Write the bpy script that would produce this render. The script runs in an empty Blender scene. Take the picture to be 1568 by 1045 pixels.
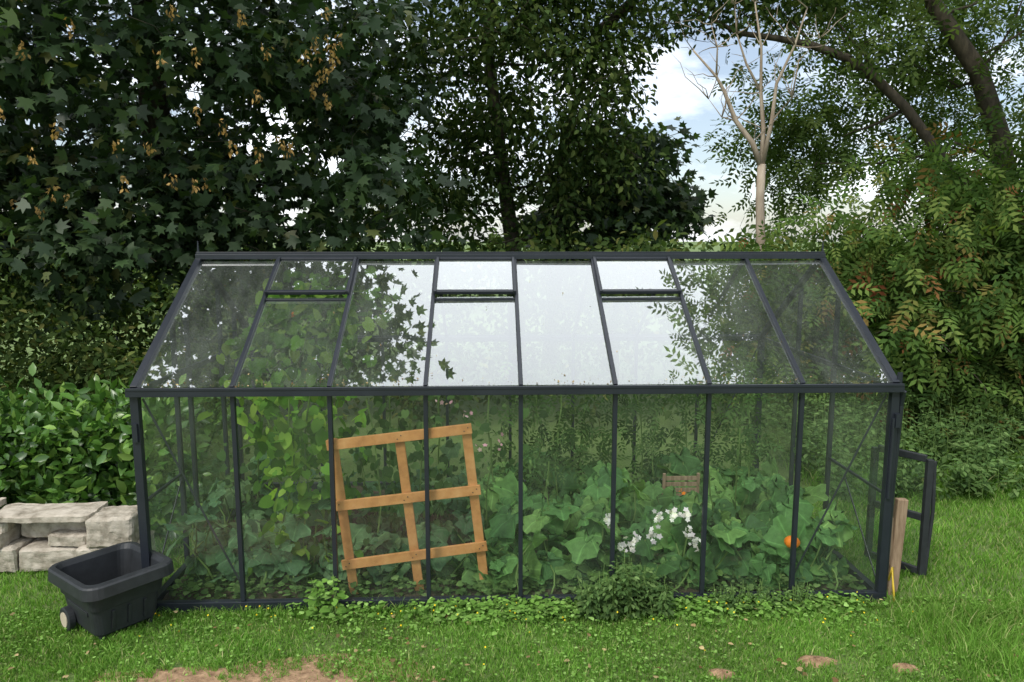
import bpy, math, random, bmesh
import numpy as np
from mathutils import Vector, Matrix, noise
R=np.random.default_rng(7); random.seed(7)
S=bpy.context.scene
S.view_settings.view_transform='Standard'; S.view_settings.look='None'; S.view_settings.exposure=0
# ------------------------------------------------------------------ helpers
def link(o,parent=None):
    S.collection.objects.link(o)
    if parent: o.parent=parent
    return o
def empty(name,loc=(0,0,0)):
    e=bpy.data.objects.new(name,None); e.location=loc; e.empty_display_size=.2; return link(e)
def tri_mesh(name,V,F,mat,parent=None,attrs=None,smooth=False):
    V=np.asarray(V,dtype=np.float32); F=np.asarray(F,dtype=np.int32)
    me=bpy.data.meshes.new(name)
    me.vertices.add(len(V)); me.vertices.foreach_set('co',V.ravel())
    k=F.shape[1]
    me.loops.add(F.size); me.loops.foreach_set('vertex_index',F.ravel())
    me.polygons.add(len(F)); me.polygons.foreach_set('loop_start',np.arange(0,F.size,k,dtype=np.int32))
    if smooth: me.polygons.foreach_set('use_smooth',np.ones(len(F),dtype=bool))
    if attrs:
        for a,v in attrs.items():
            at=me.attributes.new(a,'FLOAT','POINT'); at.data.foreach_set('value',np.asarray(v,dtype=np.float32))
    me.update(calc_edges=True); me.validate()
    me.materials.append(mat)
    return link(bpy.data.objects.new(name,me),parent)
def norm(a): return a/np.maximum(np.linalg.norm(a,axis=1,keepdims=True),1e-6)
def frames(d,n):
    d=norm(d); x=norm(np.cross(d,n)); n=np.cross(x,d)
    return np.stack([x,d,n],axis=2)
def scatter(name,tmpl,P,d,n,s,mat,parent=None,clump=None,rnd=None,veins=False,smooth=False):
    tv,tf=tmpl; N=len(P)
    M=frames(d,n)
    V=np.einsum('nij,kj->nki',M,tv)*s[:,None,None]+P[:,None,:]
    F=(tf[None]+ (np.arange(N)*len(tv))[:,None,None]).reshape(-1,3)
    if rnd is None: rnd=R.random(N)
    if clump is None: clump=R.random(N)
    k=len(tv); at={'rnd':np.repeat(rnd,k),'clump':np.repeat(clump,k)}
    if veins: at['lu']=np.tile(tv[:,0],N); at['lv']=np.tile(tv[:,1],N)
    return tri_mesh(name,V.reshape(-1,3),F,mat,parent,at,smooth=smooth)
class MB:
    def __init__(s): s.v=[]; s.f=[]
    def add(s,v,f):
        b=len(s.v); s.v+= [tuple(p) for p in v]; s.f+=[tuple(i+b for i in q) for q in f]
    def beam(s,p,q,w,h,up=(0,0,1)):
        p=Vector(p);q=Vector(q);d=(q-p).normalized();up=Vector(up)
        x=d.cross(up)
        if x.length<1e-4: x=d.cross(Vector((0,1,0)))
        x.normalize(); u=x.cross(d).normalized()
        c=[(-1,-1),(1,-1),(1,1),(-1,1)]
        v=[p+x*a*w/2+u*b*h/2 for a,b in c]+[q+x*a*w/2+u*b*h/2 for a,b in c]
        s.add(v,[(3,2,1,0),(4,5,6,7),(0,1,5,4),(1,2,6,5),(2,3,7,6),(3,0,4,7)])
    def tube(s,pts,rad,n=6):
        pts=[Vector(p) for p in pts]; v=[];f=[]
        for i,p in enumerate(pts):
            d=(pts[min(i+1,len(pts)-1)]-pts[max(i-1,0)]).normalized()
            a=Vector((0,0,1)) if abs(d.z)<.9 else Vector((1,0,0))
            x=d.cross(a).normalized(); y=x.cross(d)
            for k in range(n):
                t=2*math.pi*k/n; v.append(p+(x*math.cos(t)+y*math.sin(t))*rad[i])
        for i in range(len(pts)-1):
            for k in range(n):
                k2=(k+1)%n; f.append((i*n+k,i*n+k2,(i+1)*n+k2,(i+1)*n+k))
        f.append(tuple(range(n-1,-1,-1))); f.append(tuple((len(pts)-1)*n+k for k in range(n)))
        s.add(v,f)
    def obj(s,name,mat,parent=None,smooth=False,bevel=0):
        me=bpy.data.meshes.new(name); me.from_pydata(s.v,[],s.f); me.update()
        if smooth: me.polygons.foreach_set('use_smooth',[True]*len(me.polygons))
        me.materials.append(mat)
        o=link(bpy.data.objects.new(name,me),parent)
        if bevel:
            m=o.modifiers.new('b','BEVEL'); m.width=bevel; m.segments=2
        return o
def wiggle(a,b,n,amp):
    a=Vector(a);b=Vector(b);L=(b-a).length; out=[]
    o=Vector((random.gauss(0,1),random.gauss(0,1),random.gauss(0,.5)))*amp*L
    for i in range(n):
        t=i/(n-1); out.append(a.lerp(b,t)+o*math.sin(math.pi*t)+Vector((random.gauss(0,1),random.gauss(0,1),random.gauss(0,1)))*amp*.25*L*(0 if i in(0,n-1) else 1))
    return out
# ------------------------------------------------------------------ materials
def newmat(name):
    m=bpy.data.materials.new(name); m.use_nodes=True; nt=m.node_tree; nt.nodes.clear()
    return m,nt,nt.nodes,nt.links
def ramp(nodes,stops):
    r=nodes.new('ShaderNodeValToRGB'); e=r.color_ramp.elements
    e[0].position=stops[0][0]; e[0].color=(*stops[0][1],1); e[1].position=stops[-1][0]; e[1].color=(*stops[-1][1],1)
    for p,c in stops[1:-1]:
        x=e.new(p); x.color=(*c,1)
    return r
def math_(N,L,op,a,b=None,clamp=False):
    n=N.new('ShaderNodeMath'); n.operation=op; n.use_clamp=clamp
    for i,v in enumerate((a,b)):
        if v is None: continue
        if isinstance(v,(int,float)): n.inputs[i].default_value=v
        else: L.new(v,n.inputs[i])
    return n.outputs[0]
def leafmat(name,stops,rough=.5,trans=.25,spec=.0,veins=0):
    m,nt,N,L=newmat(name)
    a=N.new('ShaderNodeAttribute'); a.attribute_name='rnd'
    c=N.new('ShaderNodeAttribute'); c.attribute_name='clump'
    r=ramp(N,stops); L.new(a.outputs['Fac'],r.inputs[0])
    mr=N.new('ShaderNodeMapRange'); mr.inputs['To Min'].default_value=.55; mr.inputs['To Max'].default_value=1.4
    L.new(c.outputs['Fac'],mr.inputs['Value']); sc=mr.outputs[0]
    if veins:
        lu=N.new('ShaderNodeAttribute'); lu.attribute_name='lu'; lv=N.new('ShaderNodeAttribute'); lv.attribute_name='lv'
        ang=math_(N,L,'ARCTAN2',lu.outputs['Fac'],math_(N,L,'SUBTRACT',lv.outputs['Fac'],.05))
        s=math_(N,L,'ABSOLUTE',math_(N,L,'SINE',math_(N,L,'MULTIPLY',ang,3.5)))
        v=math_(N,L,'SUBTRACT',1,math_(N,L,'MULTIPLY',s,5),True)
        cb=N.new('ShaderNodeCombineXYZ'); L.new(lu.outputs['Fac'],cb.inputs[0]); L.new(lv.outputs['Fac'],cb.inputs[1]); L.new(a.outputs['Fac'],cb.inputs[2])
        nz=N.new('ShaderNodeTexNoise'); nz.inputs['Scale'].default_value=7; nz.inputs['Detail'].default_value=3; L.new(cb.outputs[0],nz.inputs['Vector'])
        k=math_(N,L,'ADD',math_(N,L,'MULTIPLY',v,veins),math_(N,L,'ADD',math_(N,L,'MULTIPLY',nz.outputs['Fac'],.9),.55))
        sc=math_(N,L,'MULTIPLY',sc,k)
    mul=N.new('ShaderNodeVectorMath'); mul.operation='SCALE'
    L.new(r.outputs[0],mul.inputs[0]); L.new(sc,mul.inputs['Scale'])
    if spec>0:
        p=N.new('ShaderNodeBsdfPrincipled'); p.inputs['Roughness'].default_value=rough; p.inputs['Specular IOR Level'].default_value=spec
        L.new(mul.outputs[0],p.inputs['Base Color'])
    else:
        p=N.new('ShaderNodeBsdfDiffuse'); L.new(mul.outputs[0],p.inputs[0])
    t=N.new('ShaderNodeBsdfTranslucent')
    tc=N.new('ShaderNodeVectorMath'); tc.operation='MULTIPLY'; tc.inputs[1].default_value=(1.5,1.7,.7)
    L.new(mul.outputs[0],tc.inputs[0]); L.new(tc.outputs[0],t.inputs[0])
    mx=N.new('ShaderNodeMixShader'); mx.inputs[0].default_value=trans
    L.new(p.outputs[0],mx.inputs[1]); L.new(t.outputs[0],mx.inputs[2])
    o=N.new('ShaderNodeOutputMaterial'); L.new(mx.outputs[0],o.inputs[0]); return m
def surf(name,stops,scale=8,rough=.8,bump=.3,detail=8,metal=0,spec=.3,stretch=(1,1,1),bdist=.01):
    m,nt,N,L=newmat(name)
    tc=N.new('ShaderNodeTexCoord'); mp=N.new('ShaderNodeMapping'); mp.inputs['Scale'].default_value=stretch
    L.new(tc.outputs['Object'],mp.inputs[0])
    n=N.new('ShaderNodeTexNoise'); n.inputs['Scale'].default_value=scale; n.inputs['Detail'].default_value=detail; n.inputs['Roughness'].default_value=.65
    L.new(mp.outputs[0],n.inputs['Vector'])
    r=ramp(N,stops); L.new(n.outputs['Fac'],r.inputs[0])
    p=N.new('ShaderNodeBsdfPrincipled'); p.inputs['Roughness'].default_value=rough; p.inputs['Metallic'].default_value=metal; p.inputs['Specular IOR Level'].default_value=spec
    L.new(r.outputs[0],p.inputs['Base Color'])
    b=N.new('ShaderNodeBump'); b.inputs['Strength'].default_value=bump; b.inputs['Distance'].default_value=bdist
    L.new(n.outputs['Fac'],b.inputs['Height']); L.new(b.outputs[0],p.inputs['Normal'])
    o=N.new('ShaderNodeOutputMaterial'); L.new(p.outputs[0],o.inputs[0]); return m
def glassmat(name,base,gain,power,d0,d1,tint=(.94,.97,.95),dirtcol=(.5,.55,.48)):
    m,nt,N,L=newmat(name)
    lw=N.new('ShaderNodeLayerWeight'); lw.inputs[0].default_value=.5
    pw=math_(N,L,'POWER',lw.outputs['Facing'],power)
    ma=math_(N,L,'ADD',math_(N,L,'MULTIPLY',pw,gain),base,True)
    t=N.new('ShaderNodeBsdfTransparent'); t.inputs[0].default_value=(*tint,1)
    g=N.new('ShaderNodeBsdfGlossy'); g.inputs['Roughness'].default_value=.012; g.inputs[0].default_value=(.96,.98,1,1)
    mx=N.new('ShaderNodeMixShader'); L.new(ma,mx.inputs[0]); L.new(t.outputs[0],mx.inputs[1]); L.new(g.outputs[0],mx.inputs[2])
    tc=N.new('ShaderNodeTexCoord'); n=N.new('ShaderNodeTexNoise'); n.inputs['Scale'].default_value=2.2; n.inputs['Detail'].default_value=9; n.inputs['Roughness'].default_value=.7
    mp=N.new('ShaderNodeMapping'); mp.inputs['Scale'].default_value=(1.8,.5,.6); L.new(tc.outputs['Object'],mp.inputs[0]); L.new(mp.outputs[0],n.inputs['Vector'])
    mr=N.new('ShaderNodeMapRange'); mr.inputs['From Min'].default_value=.4; mr.inputs['From Max'].default_value=.75; mr.inputs['To Min'].default_value=d0; mr.inputs['To Max'].default_value=d1
    L.new(n.outputs['Fac'],mr.inputs['Value'])
    n2=N.new('ShaderNodeTexNoise'); n2.inputs['Scale'].default_value=60; n2.inputs['Detail'].default_value=3; L.new(tc.outputs['Object'],n2.inputs['Vector'])
    mr2=N.new('ShaderNodeMapRange'); mr2.inputs['From Min'].default_value=.64; mr2.inputs['From Max'].default_value=.76; mr2.inputs['To Max'].default_value=d1*1.2
    L.new(n2.outputs['Fac'],mr2.inputs['Value'])
    ad=math_(N,L,'ADD',mr.outputs[0],mr2.outputs[0])
    df=N.new('ShaderNodeBsdfDiffuse'); df.inputs[0].default_value=(*dirtcol,1)
    m2=N.new('ShaderNodeMixShader'); L.new(ad,m2.inputs[0]); L.new(mx.outputs[0],m2.inputs[1]); L.new(df.outputs[0],m2.inputs[2])
    o=N.new('ShaderNodeOutputMaterial'); L.new(m2.outputs[0],o.inputs[0]); return m
M_syc=leafmat('sycamore_leaf',[(0,(.02,.04,.015)),(.6,(.038,.074,.026)),(.93,(.07,.12,.036)),(1,(.15,.155,.045))],trans=.22,spec=.4)
M_mid=leafmat('small_tree_leaf',[(0,(.028,.05,.018)),(.6,(.056,.09,.028)),(1,(.11,.14,.045))],trans=.3)
M_ash=leafmat('ash_leaf',[(0,(.045,.075,.022)),(.6,(.08,.125,.038)),(1,(.14,.18,.06))],trans=.38)
M_bush=leafmat('bush_leaf',[(0,(.05,.095,.027)),(.55,(.095,.16,.038)),(.9,(.16,.21,.055)),(.97,(.22,.15,.05)),(1,(.24,.08,.04))],trans=.28)
M_under=leafmat('understorey_leaf',[(0,(.03,.055,.018)),(.6,(.065,.1,.03)),(.9,(.11,.14,.04)),(1,(.18,.17,.055))],trans=.28)
M_laurel=leafmat('laurel_leaf',[(0,(.04,.1,.018)),(.7,(.085,.185,.032)),(1,(.2,.33,.065))],rough=.3,trans=.15,spec=.5)
M_nettle=leafmat('nettle_leaf',[(0,(.055,.1,.035)),(.6,(.095,.165,.05)),(1,(.15,.225,.08))],trans=.28)
M_tom=leafmat('tomato_leaf',[(0,(.035,.07,.024)),(.6,(.06,.115,.035)),(1,(.1,.16,.055))],trans=.28)
M_squash=leafmat('squash_leaf',[(0,(.045,.11,.036)),(.6,(.08,.18,.052)),(1,(.15,.26,.07))],trans=.28,rough=.65,spec=.2,veins=.6)
M_squash2=leafmat('pumpkin_leaf',[(0,(.05,.11,.05)),(.6,(.08,.16,.07)),(1,(.14,.22,.09))],trans=.28,rough=.65,spec=.2,veins=.55)
M_bean=leafmat('bean_leaf',[(0,(.07,.16,.03)),(.6,(.14,.28,.045)),(1,(.29,.41,.08))],trans=.4)
M_grass=leafmat('grass_blade',[(0,(.08,.175,.028)),(.5,(.14,.285,.045)),(.85,(.21,.37,.075)),(.94,(.31,.4,.13)),(1,(.44,.42,.21))],trans=.32)
M_clover=leafmat('clover_leaf',[(0,(.09,.18,.035)),(.6,(.15,.28,.055)),(1,(.24,.38,.11))],trans=.25,veins=.3)
M_seed=leafmat('seed_keys',[(0,(.27,.16,.045)),(1,(.54,.36,.15))],trans=.2)
M_straw=leafmat('dry_leaf',[(0,(.12,.07,.03)),(1,(.45,.35,.18))],trans=.1)
M_bark=surf('bark',[(.3,(.03,.025,.018)),(.7,(.11,.09,.065))],12,.9,.6,stretch=(1,1,.3))
M_pale=surf('dead_bark',[(.3,(.24,.18,.13)),(.7,(.5,.42,.33))],10,.85,.4,stretch=(1,1,.3))
M_frame=surf('grey_powder_coat',[(.3,(.011,.014,.02)),(.7,(.018,.022,.03))],5,.4,.03,spec=.45)
M_black=surf('black_plastic',[(.3,(.014,.016,.018)),(.7,(.027,.03,.034))],14,.55,.06,spec=.45)
M_wood=surf('pine_wood',[(.25,(.32,.13,.042)),(.5,(.5,.23,.08)),(.75,(.6,.32,.13))],9,.65,.2,stretch=(1,1,1))
M_oldwood=surf('weathered_wood',[(.3,(.16,.1,.06)),(.7,(.36,.26,.17))],12,.85,.4,stretch=(4,4,.4))
M_stone=surf('limestone',[(.27,(.13,.115,.08)),(.40,(.30,.26,.205)),(.52,(.43,.38,.31)),(.75,(.58,.52,.44))],9,.92,.9,bdist=.02)
M_soil=surf('soil',[(.3,(.17,.1,.055)),(.7,(.46,.3,.18))],22,.95,1,bdist=.02)
M_darksoil=surf('bed_soil',[(.3,(.03,.022,.014)),(.7,(.08,.06,.04))],20,.95,1,bdist=.02)
M_roof=glassmat('roof_glass',.09,1.0,1.1,.03,.12)
M_roofb=glassmat('rear_roof_glass',.03,.3,1.5,.03,.12)
M_wall=glassmat('wall_glass',.04,.8,2.5,.012,.05)
M_white=leafmat('white_petal',[(0,(.68,.6,.66)),(1,(.85,.82,.83))],trans=.3)
M_pink=leafmat('pink_petal',[(0,(.6,.3,.38)),(1,(.8,.55,.6))],trans=.3)
M_yellow=leafmat('yellow_petal',[(0,(.75,.5,.02)),(1,(.8,.65,.05))],trans=.2)
M_orange=leafmat('orange_petal',[(0,(.75,.2,.02)),(1,(.85,.35,.03))],trans=.2)
M_pump=surf('pumpkin_skin',[(.3,(.75,.16,.012)),(.7,(.88,.26,.02))],6,.4,.1)
M_hub=surf('beige_hub',[(.3,(.45,.38,.28)),(.7,(.55,.48,.36))],8,.6,.05)
M_stem=surf('green_stem',[(.3,(.08,.14,.03)),(.7,(.14,.22,.06))],9,.7,.1)
M_hose=surf('yellow_hose',[(.3,(.6,.42,.04)),(.7,(.7,.5,.06))],9,.5,.1)
# ------------------------------------------------------------------ leaf templates
def T(v,f): return (np.array(v,dtype=np.float32),np.array(f,dtype=np.int32))
T_diamond=T([(0,0,0),(-.26,.45,.05),(0,1,-.1),(.26,.45,.05)],[(0,2,1),(0,3,2)])
T_leaf=T([(0,0,0),(0,.5,-.03),(0,1,-.16),(-.2,.25,.04),(-.23,.6,.02),(.2,.25,.04),(.23,.6,.02)],[(0,1,3),(3,1,4),(4,1,2),(0,5,1),(5,6,1),(6,2,1)])
def polar(pts,c=(0,.35,0),zf=lambda r,a:-.12*r*r):
    v=[c];
    for a,r in pts:
        t=math.radians(a); v.append((math.sin(t)*r,c[1]+math.cos(t)*r,zf(r,a)))
    n=len(pts); return T(v,[(0,1+(i+1)%n,1+i) for i in range(n)])
T_maple=polar([(0,.68),(22,.34),(48,.62),(75,.3),(105,.5),(150,.28),(180,.2),(210,.28),(255,.5),(285,.3),(312,.62),(338,.34)])
T_heart=polar([(0,.65),(35,.48),(70,.42),(110,.42),(150,.42),(180,.22),(210,.42),(250,.42),(290,.42),(325,.48)],zf=lambda r,a:-.2*r*r+.03*math.sin(a*.2))
def squash_t(seed):
    rr=random.Random(seed); v=[(0,.1,-.10)];na=26; ph=rr.random()*6
    for ring,fr in ((1,.55),(2,1.0)):
        for i in range(na):
            a=2*math.pi*i/na; lob=.5+.07*math.cos(5*a)+(.022 if i%2 else -.022)
            rad=lob*fr
            if ring==2 and abs(a-math.pi)<.25: rad=.1
            if ring==1 and abs(a-math.pi)<.25: rad=.09
            z=(.03 if ring==1 else -.02)+ (.06 if ring==2 else .02)*math.sin(3*a+ph)+(.035*math.sin(7*a+ph) if ring==2 else 0)
            v.append((math.sin(a)*rad,.1+.28*fr+math.cos(a)*rad-.1*(1-fr),z))
    f=[(0,1+(i+1)%na,1+i) for i in range(na)]
    for i in range(na):
        j=(i+1)%na; f+=[(1+i,1+j,1+na+j),(1+i,1+na+j,1+na+i)]
    return T(v,f)
T_sq=[squash_t(k) for k in range(3)]
v=[];f=[]
for k,(y,s) in enumerate([(.15,-1),(.15,1),(.4,-1),(.4,1),(.65,-1),(.65,1),(.8,0)]):
    b=len(v)
    if s==0: d=np.array([0,1.]);
    else: d=np.array([s*.85,.5]); 
    p=np.array([0,y]); q=np.array([-d[1],d[0]])*.08
    for w in (p,p+d*.17+q,p+d*.4,p+d*.17-q): v.append((w[0],w[1],-.25*((w[0])**2+w[1]**2*.4)))
    f+=[(b,b+2,b+1),(b,b+3,b+2)]
T_ash=T(v,f)
T_petal=polar([(i*36,.5 if i%2==0 else .3) for i in range(10)],c=(0,0,.0),zf=lambda r,a:.05*r)
# ------------------------------------------------------------------ foliage volumes
def ellip(c,r,n,inner=.45):
    d=norm(R.normal(size=(n,3))); u=inner+(1-inner)*R.random((n,1))**.6
    return np.array(c)+d*u*np.array(r)
def outside(P,gaps):
    k=np.ones(len(P),bool)
    for g in gaps:
        if len(g)==2: k&=(((P-np.array(g[0]))/np.array(g[1]))**2).sum(1)>1
        else:
            a,b,r=np.array(g[0]),np.array(g[1]),g[2]; ab=b-a; t=np.clip(((P-a)@ab)/(ab@ab),0,1)
            k&=(np.linalg.norm(P-(a+t[:,None]*ab),axis=1)>r*(.75+.2*t)*(.85+.5*np.sin(P[:,0]*11)*np.sin(P[:,2]*10)))|(R.random(len(P))<.04)
    return k
def cull(P,gaps): return P[outside(P,gaps)]
def clumps(name,C,cr,n,tmpl,size,mat,parent=None,droop=.45,flat=.6,upn=.7,gaps=(),centre=None,zmin=.02):
    N=len(C)*n; ci=np.repeat(np.arange(len(C)),n)
    off=R.normal(size=(N,3))*np.array([cr,cr,cr*flat])
    P=C[ci]+off; 
    k=(P[:,2]>zmin)&outside(P,gaps); P=P[k];off=off[k];ci=ci[k];N=len(P)
    d=norm(off)*.8+R.normal(size=(N,3))*.5
    d[:,2]-=droop
    nn=R.normal(size=(N,3))*.55+np.array([0,-.25,upn])
    cl=R.random(len(C))[ci]*.8+.2*R.random(N)
    return scatter(name,tmpl,P,d,nn,size*(.6+.7*R.random(N)),mat,parent,clump=cl)
def tree(name,trunk,rad,C,cr,n,tmpl,size,mleaf,mbark,br=.035,gaps=(),nbr=None,**kw):
    e=empty(name)
    mb=MB(); tp=[Vector(p) for p in trunk]; mb.tube(tp,rad,9)
    nodes=[]
    for i in range(1,len(tp)):
        for k in range(5):
            if i==1 and k<3: continue
            nodes.append((tp[i-1].lerp(tp[i],(k+1)/5),br*1.5))
    idx=list(range(len(C))); random.shuffle(idx); idx=idx[:nbr or len(C)]
    idx.sort(key=lambda i:min((C[i][0]-p.x)**2+(C[i][1]-p.y)**2+(C[i][2]-p.z)**2 for p in tp))
    for i in idx:
        c=Vector(C[i]); h=lambda q:(q[0]-c).length*(1+.35*random.random())+max(0,q[0].z-c.z+.15)*2
        base,r0=min(nodes,key=h); r0=min(r0*.75,br)
        L=(c-base).length
        pts=wiggle(base,c,5,.09); pts[1].z+=.05*L; 
        mb.tube(pts,[r0*(1-.14*k) for k in range(5)],5)
        for k in (2,3,4): nodes.append((pts[k],max(.006,r0*(1-.14*k))))
        for k in range(2):
            q=c+Vector((random.gauss(0,cr*1.3),random.gauss(0,cr*1.3),random.gauss(0,cr*.8)))
            mb.tube(wiggle(pts[3],q,4,.1),[.007,.006,.004,.003],3)
    mb.obj('trunk_and_branches',mbark,e,smooth=True)
    clumps('crown',C,cr,n,tmpl,size,mleaf,e,gaps=gaps,**kw)
    return e
GAP=[((3.05,9,4.75),(.85,5,.85)),((3.35,9,3.9),(.5,5,1.1)),((3.9,9.5,4.9),(.5,4,.8)),((3.1,9,3.0),(.3,5,.5))]
HOL=[((-2.2,3,2.78),(-4.5,12,3.15),.3),((-2.55,3,2.95),(-5.0,12,3.4),.14),((-1.85,3,3.3),(-3.6,12,3.95),.2),((-2.2,3,3.75),(-4.7,12,4.9),.24),((-1.0,3,3.6),(-2.0,12,4.7),.22),
     ((-2.9,3,2.8),(-6.0,12,3.2),.15),((.35,4,2.8),(.9,12,3.15),.18),((-.2,4,3.5),(-.3,12,4.4),.13),((.95,4,2.6),(2.0,12,2.8),.2),((-1.4,3,2.8),(-2.9,12,3.2),.15),((.5,5,4.1),(.8,12,5.3),.13),((.1,4,2.75),(.35,12,3.0),.12)]
# sycamore (left)
C=np.vstack([ellip((-5.2,4.8,4.9),(3.0,1.9,2.9),290),ellip((-2.6,5.3,5.2),(1.7,1.6,2.3),95),ellip((-3.0,4.9,2.75),(2.4,.9,.85),75,.1),ellip((-6.2,3.9,2.5),(2.2,.8,1.1),80,.1),ellip((-4.8,2.8,7.6),(2.7,2.2,1.3),95,.3),ellip((-3.1,2.1,7.5),(1.9,1.6,1.0),110,.1),ellip((-7.8,4,4.5),(2.5,2.3,3.3),80)])
C=cull(C,HOL)
syc=tree('sycamore_tree',[(-4.4,6,0),(-4.3,5.9,1.8),(-4.6,5.6,3.5),(-4.5,5.2,5.2),(-4.4,4.8,7)],[.3,.24,.2,.15,.07],C,.25,44,T_maple,.165,M_syc,M_bark,nbr=170,droop=.6,gaps=HOL)
K=ellip((-4.9,3.5,4.6),(3.2,.9,1.9),340,.9); K=K[K[:,1]<3.9]; K=K[:130]
n=13; ci=np.repeat(np.arange(len(K)),n); t=R.random(len(ci))
P=K[ci]+np.stack([R.normal(size=len(ci))*.022,R.normal(size=len(ci))*.022,-t*.15],1)
d=R.normal(size=(len(ci),3))*.5; d[:,2]-=1
scatter('seed_clusters',T_diamond,P,d,R.normal(size=(len(ci),3)),.04+.025*R.random(len(ci)),M_seed,syc)
# middle tree
C=cull(np.vstack([ellip((-.3,7.4,5.2),(2.6,1.7,2.9),215),ellip((.2,7.0,6.0),(2.6,1.2,1.2),60,.2),ellip((.9,7.6,4.2),(1.7,1.5,1.9),72),ellip((-2.0,8,3.9),(1.9,1.5,2.0),80)]),GAP+HOL)
tree('alder_tree',[(.3,8,0),(.25,8,2),(.0,7.8,3.8),(-.2,7.6,5.5),(-.1,7.5,7)],[.17,.14,.11,.08,.05],C,.27,70,T_leaf,.12,M_mid,M_bark,nbr=150,gaps=GAP+HOL,droop=.5)
C=np.vstack([ellip((2.15,8.6,3.1),(1.25,1.0,1.3),58,.2),ellip((2.7,8.7,3.5),(.9,.7,1.0),24,.2),ellip((1.5,8.3,2.7),(1.3,.9,1.0),30,.2)])
tree('maple_tree',[(2.1,8.8,0),(2.05,8.8,1.6),(2.2,8.7,2.9),(2.3,8.7,4.2)],[.12,.1,.07,.04],C,.22,32,T_maple,.19,M_syc,M_bark,droop=.6,gaps=HOL)
C=np.vstack([ellip((2.2,7.2,6.3),(2.2,1.4,.95),95),ellip((4.4,7.5,6.7),(1.6,1.3,.8),36)])
tree('oak_tree',[(1.0,9.8,0),(1.1,9.6,2),(1.2,9,4.3),(1.6,8,5.8),(2.6,7.4,6.6)],[.16,.14,.11,.09,.06],C,.28,64,T_leaf,.12,M_mid,M_bark,gaps=GAP)
C=np.vstack([ellip((6.5,8.2,5.4),(2.3,1.6,1.7),60,.2),ellip((8.5,7.5,4.8),(1.8,1.8,2.6),56),ellip((5.3,9,4.0),(1.1,1.2,1.0),26,.2),ellip((5.6,3.0,7.5),(2.2,2.0,1.1),75,.3),ellip((4.3,2.2,7.4),(1.5,1.4,.9),75,.1)])
ash=tree('ash_tree',[(8.6,7.3,0),(8.3,7.2,2.3),(7.9,7.1,4.0),(7.4,7.0,5.0),(6.6,7.0,6.0),(6.3,6.6,7.5)],[.24,.2,.16,.14,.12,.08],C,.34,32,T_ash,.3,M_ash,M_bark,nbr=110,br=.03)
mb=MB(); mb.tube([(8.0,7.1,2.6),(7.1,7,3.5),(6.8,7,3.85),(6.3,7,4.45),(5.78,7,4.9),(5.3,7,5.2),(4.76,7,5.38),(4.2,7,5.48),(3.6,7,5.55),(2.9,7,5.9)],[.1,.09,.085,.08,.075,.07,.06,.05,.04,.02],8)
for a,b in [((5.78,7,4.9),(5.2,7.4,5.9)),((6.3,7,4.45),(5.6,7.6,4.1)),((4.76,7,5.38),(4.3,7.1,5.9)),((7.4,7,5),(7.9,6.8,6.2)),((6.8,7,3.85),(6.4,7.4,4.6))]:
    mb.tube(wiggle(a,b,6,.07),[.035,.03,.024,.018,.012,.006],5)
mb.obj('arching_limb',M_bark,ash,smooth=True)
# dead tree
e=empty('dead_tree'); mb=MB()
mb.tube([(3.78,6,0),(3.76,6,1.4),(3.74,6,2.4),(3.70,6,3.0),(3.70,6,3.5)],[.08,.075,.068,.062,.058],9)
limbs=[([(3.70,6,3.45),(3.55,6,3.8),(3.3,6.0,4.1),(3.12,6,4.5),(3.0,6,4.7),(2.66,6,5.05)],.048),
([(3.70,6,3.45),(3.72,6.05,4.0),(3.66,6.05,4.5),(3.62,6,5.1),(3.5,6,5.7)],.04),
([(3.71,6,3.5),(3.80,5.95,4.1),(3.84,5.95,4.6),(4.05,5.9,5.1),(4.2,5.9,5.6)],.036),
([(3.66,6.05,4.5),(3.45,6.1,4.9),(3.3,6.1,5.3),(3.25,6.1,5.7)],.022),
([(3.8,5.95,4.1),(4.05,5.9,4.4),(4.12,5.9,4.9),(4.4,5.9,5.2)],.018),
([(3.0,6,4.7),(3.0,6,5.1),(2.9,6,5.4)],.016),([(3.3,6,4.1),(3.1,6,4.15),(2.9,6,4.4)],.012)]
for p,r in limbs:
    n=len(p); mb.tube(p,[r*(1-.75*i/(n-1)) for i in range(n)],7)
    for k in range(8):
        a=Vector(p[random.randrange(1,n)]); b=a+Vector((random.gauss(0,.3),random.gauss(0,.25),abs(random.gauss(.3,.25))))
        mb.tube(wiggle(a,b,5,.1),[.009,.007,.005,.004,.002],4)
mb.obj('trunk_and_limbs',M_pale,e,smooth=True)
def strip(x0,x1,y0,y1,z0,ztop,n):
    x=R.uniform(x0,x1,n); y=R.uniform(y0,y1,n); zt=ztop(x)
    z=z0+(zt-z0)*R.random(n)**.8
    return np.stack([x,y,z],1)
C=strip(-9,9,4.6,6.8,.1,lambda x:2.05+.3*np.sin(x*1.3)+.25*np.sin(x*3.1+1),450)
C=cull(C,[((3.3,6,3.1),(.6,5,.6))])
clumps('understorey_shrubs',C,.26,56,T_leaf,.12,M_under,None,droop=.35,gaps=HOL)
C=strip(-7.5,-3.0,2.6,3.9,.1,lambda x:1.85+.35*np.sin(x*2.)+.25*np.sin(x*5.3),180)
clumps('hawthorn_shrub',C,.2,66,T_leaf,.085,M_under,None,droop=.2)
C=np.vstack([strip(-16,-9,2,7,.1,lambda x:4+0*x,90),strip(10,16,2,7,.1,lambda x:4+0*x,90)])
clumps('boundary_hedge',C,.45,50,T_diamond,.2,M_under,None)
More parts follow.
